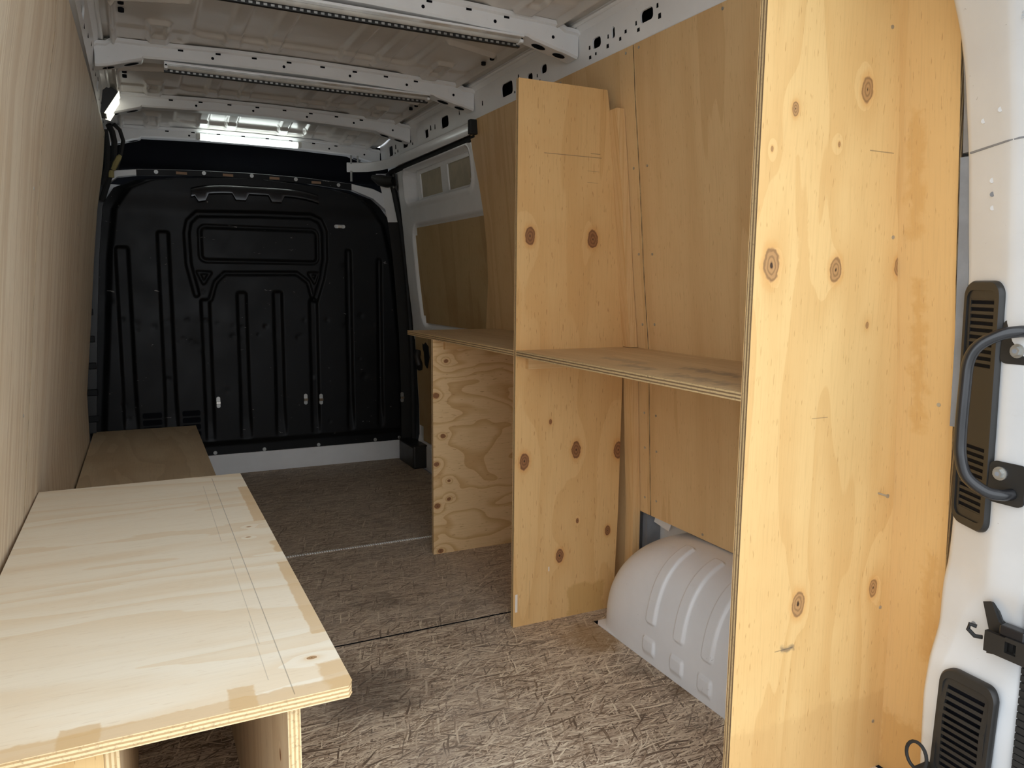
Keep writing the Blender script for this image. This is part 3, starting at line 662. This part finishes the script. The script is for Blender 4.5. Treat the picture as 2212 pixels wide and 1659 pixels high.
mb = MB(); mb.loft([[(float(LX(z, .75))-.006, .72, z), (float(LX(z, .75))-.006, .792, z), (float(LX(z, .75))-.11, .792, z), (float(LX(z, .75))-.11, .70, z)] for z in np.linspace(-.06, 1.95, 24)], 0, True, True); mb.build('opposite_pillar', 'outer', pillar, smooth=True)
mb = MB(); mb.box(-.22, 1.40, .70, .745, 1.952, 2.012); mb.build('rear_header', 'outer', pillar, bevel=.006)
# ribbed rubber weatherstrip
mb = MB()
for k in range(84):
    z = -.05+k*.0125; e3 = pil(z+.006, 2)
    mb.box(e3.x-.010, e3.x+.06, e3.y-.05, e3.y-.013, z, z+.0105)
    mb.box(e3.x-.006, e3.x+.06, e3.y-.05, e3.y-.013, z+.0105, z+.0125)
mb.build('weatherstrip', 'rubber', pillar)
def txt(body, z, k, size, rot):
    cu = bpy.data.curves.new('stamp', 'FONT'); cu.body = body; cu.size = size; cu.extrude = .0003; cu.align_x = 'CENTER'; cu.align_y = 'CENTER'
    tmp = bpy.data.objects.new('stamp', cu); COL.objects.link(tmp); dg = bpy.context.evaluated_depsgraph_get()
    me = bpy.data.meshes.new_from_object(tmp.evaluated_get(dg)); bpy.data.objects.remove(tmp)
    o = bpy.data.objects.new('stamped_number', me); COL.objects.link(o); me.materials.append(M['stamp'])
    pz = pil(z, k)
    # letters read upward, face -x
    mat = Matrix(((0, 0, -1), (0, 1, 0), (1, 0, 0))) if rot else Matrix(((0, 0, -1), (0, -1, 0), (1, 0, 0)))
    me.transform(mat.to_4x4()); o.parent = pillar; ORG[o] = pz; o.location = pz+Vector((-.0015, 0, 0))-ORG[pillar]
M['stamp'] = simple('pale_grey_print', (.42, .46, .50), .6)
txt('269 158', 1.548, 1.20, .0095, False); txt('S080', 1.472, 1.24, .0095, False)

# ================================================================== THINGS
# ---- wall linings
def screws(parent, pts, right=True, extra=None):
    first = None
    for y, z in pts:
        x = float(RX(z)) if right else float(LX(z, y))
        if first is None:
            mb = MB(); mb.cyl((x+.0008, y, z), (-1, 0, 0), .0042, .0018, 10); first = mb.build('screw', 'zinc', parent); f0 = (ORG[first].copy(), x, y, z)
        else: share(first, 'screw', parent, f0[0]+Vector((x-f0[1], y-f0[2], z-f0[3])))
zf = [0, .12, .24, .345, .5, .7, .9, 1.01, 1.12, 1.27, 1.42, 1.545, 1.67, 1.75, 1.818]
A = thing('wall_lining', 'right-hand plywood wall lining nearest the rear doors, above the wheel arch', 'wall panel', (1.49, 1.45, 0), 'plywood wall linings')
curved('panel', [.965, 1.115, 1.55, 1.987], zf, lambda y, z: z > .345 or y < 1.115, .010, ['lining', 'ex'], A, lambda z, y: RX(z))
screws(A, [(1.962, 1.803), (1.60, 1.803), (1.947, 1.462), (1.941, 1.198), (1.949, .981), (1.954, .688), (1.953, .570), (1.729, .360), (1.957, .403), (.997, .866)])
Bp = thing('wall_lining', 'right-hand plywood wall lining behind the middle divider, reaching to the sliding door', 'wall panel', (1.49, 2.6, 0), 'plywood wall linings')
yfar = lambda y, z: y if y < 3 else float(np.interp(z, [0, .5, .9, 1.13, 1.33, 1.54, 1.745, 1.82], [3.30, 3.29, 3.26, 3.178, 3.163, 3.195, 3.249, 3.226]))
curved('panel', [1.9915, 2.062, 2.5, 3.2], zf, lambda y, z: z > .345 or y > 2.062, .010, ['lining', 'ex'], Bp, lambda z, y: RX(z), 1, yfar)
screws(Bp, [(2.029, 1.803), (2.017, 1.463), (2.011, 1.2), (2.013, .978), (2.016, .688), (2.016, .571), (2.02, .4), (2.428, 1.805)])
for y0, y1, lb in ((.80, 2.078, 'left-hand pale plywood wall lining beside the near bench'), (2.082, 3.300, 'left-hand pale plywood wall lining beyond the near bench'), (3.304, 4.285, 'left-hand pale plywood wall lining at the bulkhead end')):
    Lp = thing('wall_lining', lb, 'wall panel', (-.265, (y0+y1)/2, 0), 'plywood wall linings')
    curved('panel', [y0, (y0+y1)/2, y1], [0, .27, .54, .735, .93, 1.065, 1.2, 1.32, 1.44, 1.55, 1.66, 1.735, 1.81], lambda y, z: True, .010, ['lininggrey', 'ex'], Lp, lambda z, y: LX(z, y), -1)
    screws(Lp, [(y0+.09, 1.775), (y1-.09, 1.775), (y1-.09, .8), (y1-.09, 1.3)], False)
# ---- shelving unit
SH = thing('shelving_unit', 'warm plywood shelving unit of three dividers and two shelves along the right wall', 'shelving', (1.26, 2.1, 0))
def edge_pts(zs_, inset): return [(float(RX(z))-inset, z) for z in zs_]
def divider(y0, y1, x0, right, mat, lab):
    zt = right[-1][1]
    pts = [(x0, 0)]+[(x, z) for x, z in right]+[(x0, zt)]
    mb = MB(); mb.prism([(x, y0, z) for x, z in pts], (0, y1-y0, 0), 0, 1)
    o = mb.build('divider', [mat, 'ey'], SH, bevel=.0008); o['label'] = lab; return o
d1 = divider(1.0926, 1.1106, 1.042, edge_pts([0, .35, .5, .9, 1.12, 1.42, 1.70], .001), 'div1', 'tall near divider with large knots')
d2 = divider(2.090, 2.105, 1.0415, [(1.425, 0), (1.435, .35), (1.437, .9), (1.40, 1.42), (1.350, 1.705)], 'div2', 'tall middle divider with dark knots')
d3 = divider(2.826, 2.841, 1.0415, edge_pts([0, .35, .5, .881], .002), 'div3', 'half-height far divider with flame grain')
mb = MB(); mb.cyl((1.416, 1.0930, 1.207), (0, -1, 0), .004, .0016, 10); sc0 = mb.build('screw', 'zinc', d1)
for x, z in ((1.464, .392), (1.469, .117), (1.369, 1.615)): share(sc0, 'screw', d1, ORG[sc0]+Vector((x-1.416, 0, z-1.207)))
mb = MB(); mb.tube([(1.430, 1.095, .659), (1.432, 1.072, .658)], .0022, 8); mb.cyl((1.432, 1.072, .658), (0, -1, 0), .0045, .002, 10); ls = mb.build('screw', 'zinc', d1); ls['label'] = 'half driven screw'
mb = MB(); mb.prism([(1.0415, 1.1108, .882), (float(RX(.9))-.001, 1.1108, .882), (float(RX(.9))-.001, 2.0898, .882), (1.0415, 2.0898, .882)], (0, 0, .018), 0, 1); mb.build('shelf', ['shelf', 'ez'], SH, bevel=.0008)
mb = MB(); mb.prism([(1.0415, 2.1052, .882), (float(RX(.9))-.001, 2.1052, .882), (float(RX(.9))-.001, 3.143, .882), (1.0415, 3.143, .882)], (0, 0, .018), 0, 1); mb.build('shelf', ['shelf', 'ez'], SH, bevel=.0008)
for y, x0 in ((2.090, 1.075), (2.826, 1.085), (1.1306, 1.08)):
    mb = MB(); mb.box(x0, 1.40, y-.020 if y > 1.2 else 1.1106, y, .842, .8818); mb.build('ledger', 'pineh', SH, bevel=.001)
mb = MB(); zb_ = [0.0, .35, .5, .9, 1.12, 1.42, 1.645]
mb.loft([[(float(RX(z))-.030, 2.046, z), (float(RX(z))-.002, 2.046, z), (float(RX(z))-.002, 2.0898, z), (float(RX(z))-.030, 2.0898, z)] for z in (.902, 1.12, 1.42, 1.645)], 0, True, True); mb.build('batten', 'pine', SH)
mb = MB(); mb.loft([[(float(RX(z))-.030, 2.046, z), (float(RX(z))-.002, 2.046, z), (float(RX(z))-.002, 2.0898, z), (float(RX(z))-.030, 2.0898, z)] for z in (.0, .35, .5, .8815)], 0, True, True); mb.build('batten', 'pine', SH)
# ---- near bench
NB = thing('storage_bench', 'pale plywood storage bench nearest the rear doors on the left', 'bench', (0, 1.67, 0))
mb = MB(); c = .012
mb.prism([(-.262, 1.007, .520), (.25-c*.6, 1.007, .520), (.25, 1.007+c, .520), (.25, 2.332, .520), (-.260, 2.332, .520)], (0, 0, .018), 0, 1); mb.build('bench_top', ['benchtop', 'efresh'], NB, bevel=.0008)
mb = MB(); mb.box(.160, .178, 1.022, 2.318, 0, .5198, [1, 1, 1, 1, 0, 0]); mb.build('side_board', ['paleply', 'efreshx'], NB, bevel=.0008)
mb = MB(); mb.box(-.255, -.066, 1.030, 1.045, 0, .5198, [1, 1, 0, 0, 1, 1]); mb.build('front_board', ['yellowply', 'ey'], NB, bevel=.0008)
mb = MB(); mb.box(-.066, -.048, 1.030, 2.30, 0, .5198, [1, 1, 1, 1, 0, 0]); mb.build('side_board', ['paleply', 'efreshx'], NB, bevel=.0008)
mb = MB(); mb.box(-.255, .1598, 2.300, 2.316, 0, .5198, [1, 1, 0, 0, 1, 1]); mb.build('back_board', ['bench2', 'ey'], NB)
# ---- far low bench
FB = thing('low_bench', 'lower dull plywood bench behind the pale one, against the bulkhead', 'bench', (0, 3.4, 0))
mb = MB(); mb.prism([(-.254, 2.345, .285), (.258, 2.345, .285), (.262, 4.53, .285), (-.238, 4.53, .285)], (0, 0, .016), 0, 1); mb.build('bench_top', ['bench2', 'ez'], FB, bevel=.0008)
mb = MB(); mb.box(.235, .25, 2.36, 4.52, 0, .2848, [1, 1, 1, 1, 0, 0]); mb.build('side_board', ['bench2', 'ex'], FB)
# ---- wheel arch
yc, ay, hx, hz = 1.575, .440, .267, .343; nn = 3.4
Yw = np.concatenate([yc-ay+ay*2*(.5-.5*np.cos(np.linspace(0, math.pi, 40)))[:6], np.linspace(yc-ay*.93, yc+ay*.90, 240), yc+ay*(.90+.1*np.sin(np.linspace(0.05, 1, 26)*math.pi/2))])
ph = np.linspace(0, math.pi/2, 170); Yg, Pg = np.meshgrid(Yw, ph, indexing='ij')
kk = np.clip(1-np.abs((Yg-yc)/ay)**nn, 0, 1)**(1/nn)
def arch_xz(k, ph_):
    cx = np.abs(np.cos(ph_))**(2/3.0); sz = np.abs(np.sin(ph_))**(2/3.0)
    return 1.570-hx*k*cx, hz*k*sz
kx_ = np.clip(1-np.abs((Yg-yc)/ay)**8, 0, 1)**(1/8)
Xw = arch_xz(kx_, Pg)[0]; Zw = arch_xz(kk, Pg)[1]
emb = np.zeros_like(Xw)
S_ = Zw+(Xw-1.303)*.9
for y0 in (1.718, 1.590, 1.472):
    emb += .0075*inn(rbox(Yg, S_, y0-.021, y0+.021, .122, .46, .012), .0035)
    emb += .0070*inn(rbox(Yg, Zw, y0-.026, y0+.026, .030, .072, .006), .003)
nx_, nz_ = np.cos(Pg), np.sin(Pg)
WA = thing('wheel_arch', 'grey painted steel wheel arch bulging from the right wall between the dividers', 'wheel arch', (1.40, 1.575, 0))
grid('arch_shell', np.stack([Xw-emb*nx_, Yg, np.maximum(Zw+emb*nz_, -.01)], -1), 'arch', WA)
mb = MB(); mb.prism([(1.304, 1.995, -.004), (1.32, 2.018, -.004), (1.47, 2.018, -.004), (1.47, 1.15, -.004), (1.304, 1.15, -.004)], (0, 0, .006)); mb.build('flange', 'arch', WA)
# seat-belt style bracket seen in the gap above the arch
mb = MB(); mb.prism([(1.535, 1.94, .30), (1.535, 1.90, .40), (1.535, 1.99, .40), (1.535, 2.02, .31)], (.004, 0, 0)); BR = tag(mb.build('body_bracket', 'paint'), 'white steel bracket in the gap above the wheel arch', 'bracket')
mb = MB(); mb.box(1.515, 1.57, 2.03, 2.055, .02, .55); mb.build('rib', 'cavity', BR)
# ---- led strip lights under the beams
def led(x0, x1, y, z, lit, label):
    t_ = thing('strip_light', label, 'light', ((x0+x1)/2, y, z-.02), 'roof strip lights')
    mb = MB(); mb.box(x0, x1, y-.004, y+.040, z-.006, z); mb.build('base_channel', 'paint', t_, bevel=.001)
    N = 10; rings = []
    for x in (x0+.012, x1-.012): rings.append([(x, y+.018-.016*math.cos(math.pi*k/(N-1)), z-.006-.016*math.sin(math.pi*k/(N-1))) for k in range(N)])
    mb = MB(); mb.loft(rings, 0, True, True); mb.build('diffuser_tube', 'led' if lit else 'diffuser', t_, smooth=True)
    for a, b in ((x0, x0+.013), (x1-.013, x1)):
        mb = MB(); mb.box(a, b, y, y+.036, z-.024, z-.006); mb.build('end_cap', 'diffuser' if lit else 'paint', t_, bevel=.003)
    if not lit:
        mb = MB(); k = x0+.02
        while k < x1-.02: mb.box(k, k+.010, y+.0295, y+.036, z-.0275, z-.0215); k += .020
        mb.build('led_chips', 'zinc', t_, kind='stuff')
        mb = MB(); mb.box(x0, x1, y+.031, y+.044, z-.030, z-.002); mb.build('wiring_rail', 'black', t_)
        mb = MB(); mb.box(x0, x1, y+.0, y+.004, z-.014, z-.006); mb.build('reflector', 'chrome', t_)
def beamz(x, dz=0): return float(np.interp(x, [.064, .35, .64, .93, 1.18], [1.902, 1.912, 1.914, 1.908, 1.899]))+dz
led(.132, 1.165, 3.184, 1.900, False, 'unlit strip light under the second roof beam')
led(.12, 1.165, 2.304, 1.900, False, 'unlit strip light under the roof beam nearest the camera')
# lit tube on the face of the front beam
TL = thing('strip_light', 'glowing white tube light on the roof beam above the bulkhead', 'light', (.61, 4.60, 1.86), 'roof strip lights')
mb = MB(); mb.box(.332, .895, 4.606, 4.619, 1.862, 1.900); mb.build('base_channel', 'paint', TL, bevel=.002)
mb = MB(); mb.tube([(.352, 4.594, 1.881), (.875, 4.594, 1.881)], .0150, 14); mb.build('lit_tube', 'led', TL, smooth=True)
for a, b in ((.334, .354), (.873, .893)):
    mb = MB(); mb.box(a, b, 4.578, 4.608, 1.865, 1.898); mb.build('end_cap', 'diffuser', TL, bevel=.004)
# side lamp on the left
LM = thing('cargo_lamp', 'lit rectangular cargo lamp in a black housing at the left end of a roof beam', 'lamp', (-.06, 3.95, 1.84))
mb = MB(); mb.prism([(-.10, 3.93, 1.84), (-.082, 3.93, 1.84), (-.030, 3.93, 1.925), (-.055, 3.93, 1.945), (-.10, 3.93, 1.945)], (0, .14, 0)); mb.build('housing', 'black', LM, bevel=.004)
mb = MB(); mb.prism([(-.083, 3.926, 1.836), (-.070, 3.926, 1.833), (-.026, 3.926, 1.905), (-.028, 3.926, 1.924)], (0, .148, 0)); mb.build('lens', 'lamp', LM, bevel=.004)
# wiring at the left front corner
WL = thing('wiring_loom', 'black taped wiring loom hanging at the left front corner of the roof', 'cable', (-.08, 4.42, 1.5))
for k, pts in enumerate(([(-.085, 4.40, 1.868), (-.07, 4.42, 1.84), (-.062, 4.42, 1.79), (-.068, 4.43, 1.70), (-.10, 4.45, 1.60), (-.135, 4.47, 1.50)], [(-.06, 4.40, 1.872), (-.035, 4.42, 1.85), (-.022, 4.43, 1.80), (-.035, 4.44, 1.74), (-.06, 4.45, 1.66)], [(-.10, 4.38, 1.84), (-.095, 4.40, 1.76), (-.10, 4.42, 1.66), (-.13, 4.44, 1.58)])):
    mb = MB(); mb.tube(pts, .014 if k != 1 else .010, 8); mb.build('cable', 'rubber', WL, smooth=True)
mb = MB(); mb.tube([(-.075, 4.43, 1.655), (-.062, 4.42, 1.685), (-.045, 4.41, 1.715), (-.038, 4.41, 1.725)], [.012, .014, .012, .008], 8); mb.build('tape_tail', 'tape', WL, smooth=True)
mb = MB(); mb.tube([(-.085, 4.43, 1.65), (-.085, 4.43, 1.615)], .014, 8); mb.build('tape_wrap', 'tape', WL, smooth=True)
# black trim strip at the left end of the bulkhead
mb = MB(); mb.loft([[(x-.06, 4.50, z), (x+.02, 4.50, z), (x+.02, 4.55, z), (x-.06, 4.55, z)] for z, x in ((.30, -.245), (.8, -.215), (1.2, -.185), (1.47, -.155), (1.60, -.12))], 0, True, True); tr0 = struct(mb.build('trim_1', 'black'), 'black trim at the left edge of the bulkhead')
for z in (.36, .50, .64, .78, .92):
    mb = MB(); mb.box(-.275, -.205, 4.49, 4.50, z, z+.035); mb.build('moulding', 'bulk', tr0, bevel=.004)

# ---- vents on the pillar
def vent(name, label, k0, k1, z0, z1, r, zones, slot, tilt=0., off=0., thick=.010):
    V = thing(name, label, 'vent', tuple(pil((z0+z1)/2, (k0+k1)/2)))
    wid = (pil((z0+z1)/2, k1)-pil((z0+z1)/2, k0)).length
    def mp(u, v, h):               # u 0..wid, v absolute z, h out of the wall
        k = k0+(k1-k0)*u/wid
        a = pil(min(max(v, z0), z1), k0); b = pil(min(max(v, z0), z1), k1)
        d = (b-a); d.z = 0; d = d.normalized(); nrm = Vector((d.y, -d.x, 0)).normalized()
        if nrm.x > 0: nrm = -nrm
        return a+d*u+nrm*(h+off)+Vector((0, 0, v-min(max(v, z0), z1)))
    outer = rrect(0, wid, z0, z1, r, 7); N = len(outer)
    bd = .011; zlist = zones
    inn_ = rrect(bd, wid-bd, z0+bd*1.6, z1-bd*1.6, r*.6, 7)
    mb = MB(); h0, h1 = .0, thick
    def ring(pts, h): return [mp(u, v, h) for u, v in pts]
    def sh(pts, s): 
        cu, cv = wid/2, (z0+z1)/2
        return [(cu+(u-cu)*(1-s/wid*2), cv+(v-cv)*(1-2*s/(z1-z0))) for u, v in pts]
    R4 = [ring(outer, h0), ring(outer, h1*.55), ring(sh(outer, .003), h1), ring(inn_, h1), ring(inn_, h1-.004)]
    mb.loft(R4, 0, False, True); mb.build('frame', 'black', V, smooth=True)
    mb = MB(); mb.face(ring(inn_, .0045)); mb.build('backing', 'dark', V)
    ui0, ui1 = bd+.004, wid-bd-.004
    proto = None
    zc = z0+bd*1.6
    edges = sorted(zones)
    # solid plates between the slotted zones
    solids = []; cur = z0+bd*1.4
    for a, b in edges: solids.append((cur, a)); cur = b
    solids.append((cur, z1-bd*1.4))
    for a, b in solids:
        if b-a < .002: continue
        mb = MB(); n_ = max(2, int((b-a)/.05)); rr = []
        for i in range(n_+1):
            v = a+(b-a)*i/n_; rr.append([mp(bd-.001, v, h1-.003), mp(wid-bd+.001, v, h1-.003), mp(wid-bd+.001, v, .002), mp(bd-.001, v, .002)])
        mb.loft(rr, 0, True, True); mb.build('plate', 'black', V)
    for a, b in edges:
        n_ = int(round((b-a)/slot)); st = (b-a)/n_
        for i in range(n_+1):
            v = a+i*st
            mb = MB(); mb.loft([[mp(bd, v-st*.22, h1-.003), mp(bd, v+st*.22, h1-.004), mp(bd, v+st*.16, .004), mp(bd, v-st*.36, .004)], [mp(wid-bd, v-st*.22, h1-.003), mp(wid-bd, v+st*.22, h1-.004), mp(wid-bd, v+st*.16, .004), mp(wid-bd, v-st*.36, .004)]], 0, True, True)
            mb.build('slat', 'black', V)
        for uu in (bd+.004, wid-bd-.004):
            mb = MB(); mb.loft([[mp(uu-.005, v, h1-.003), mp(uu+.005, v, h1-.003), mp(uu+.005, v, .002), mp(uu-.005, v, .002)] for v in np.linspace(a, b, 6)], 0, True, True); mb.build('side_rail', 'black', V)
    return V, mp, wid
vent('vent_grille', 'tall narrow black vent grille on the white pillar behind the grab handle', -.02, .93, .645, 1.118, .028, [(.955, 1.085), (.68, .81)], .0132)
vent('vent_grille', 'squat black vent grille low on the white pillar under the door check strap', 1.08, 1.84, .135, .372, .028, [(.165, .342)], .0150, off=.010, thick=.012)
# ---- grab handle
GH = thing('grab_handle', 'black tubular grab handle bolted to the white rear pillar', 'handle', (1.39, .80, .70))
pu, pl = pil(1.02, 1.28), pil(.755, 1.20)
pth = [(1.388, .790, 1.030), (1.372, .797, 1.030), (1.352, .815, 1.024), (1.335, .840, 1.005), (1.328, .853, .975), (1.327, .855, .92), (1.327, .855, .84), (1.328, .852, .80), (1.335, .842, .765), (1.352, .818, .742), (1.372, .800, .737), (1.390, .792, .739)]
mb = MB(); 
P_ = [Vector(q) for q in pth]; fine_ = []
for i in range(len(P_)-1):
    p0, p1, p2, p3 = P_[max(i-1, 0)], P_[i], P_[i+1], P_[min(i+2, len(P_)-1)]
    for k in range(6):
        s_ = k/6; fine_.append(.5*((2*p1)+(p2-p0)*s_+(2*p0-5*p1+4*p2-p3)*s_*s_+(3*p1-p0-3*p2+p3)*s_**3))
fine_.append(P_[-1]); mb.tube(fine_, .0105, 14); mb.build('bar', 'gloss', GH, smooth=True)
for z0_, z1_, zb2, yb2 in ((.972, 1.048, .995, .805), (.718, .792, .772, .815)):
    mb = MB(); c = rrect(.772, .834, z0_, z1_, .010, 4); x0_ = 1.394
    mb.prism([(x0_-.006, u, v) for u, v in c], (.005, 0, 0)); pt = mb.build('mounting_plate', 'black', GH, bevel=.001)
    mb = MB(); mb.cyl((x0_-.006, yb2, zb2), (-1, 0, 0), .0125, .003, 18); mb.cyl((x0_-.009, yb2, zb2), (-1, 0, 0), .0085, .007, 6); mb.build('bolt', 'zinc', pt)
    mb = MB(); mb.cyl((x0_-.0155, yb2, zb2), (-1, 0, 0), .004, .001, 12); mb.build('socket', 'cavity', pt)
# ---- door check strap
CS = thing('door_check_strap', 'black steel door check strap with a square hole on the rear pillar', 'door check', (1.40, .80, .43))
mb = MB(); mb.prism([(1.398, .812, .430), (1.398, .812, .475), (1.398, .826, .520), (1.398, .816, .524), (1.398, .800, .492), (1.398, .772, .482), (1.398, .772, .440)], (.014, 0, 0)); mb.build('bracket', 'black', CS, bevel=.003)
mb = MB(); mb.tube([(1.40, .838, .468), (1.394, .848, .470), (1.392, .849, .460), (1.396, .838, .450), (1.40, .826, .452)], .004, 8); mb.build('hook', 'rubber', CS, smooth=True)
mb = MB()
for y0_, y1_, z0_, z1_ in ((.775, .812, .437, .476), (.755, .775, .470, .478), (.755, .775, .437, .449), (.62, .755, .437, .478)): mb.box(1.382, 1.391, y0_, y1_, z0_, z1_)
mb.build('strap', 'black', CS)
mb = MB(); mb.box(1.386, 1.408, .745, .790, .476, .496); mb.build('roller_block', 'gloss', CS, bevel=.003)
# ---- black lashing loop at the foot of the pillar
LL = thing('lashing_loop', 'black lashing loop at the foot of the white pillar', 'loop', (1.37, .90, .13))
mb = MB(); lp = [(1.365-.0*k, .912+.022*math.cos(2*math.pi*k/20+.5), .170+.028*math.sin(2*math.pi*k/20+.5)) for k in range(21)]
mb.tube(lp, .0035, 8); mb.build('ring', 'rubber', LL, smooth=True)
mb = MB(); mb.box(1.36, 1.405, .893, .915, .125, .147); mb.build('strap_tab', 'rubber', LL, bevel=.003)
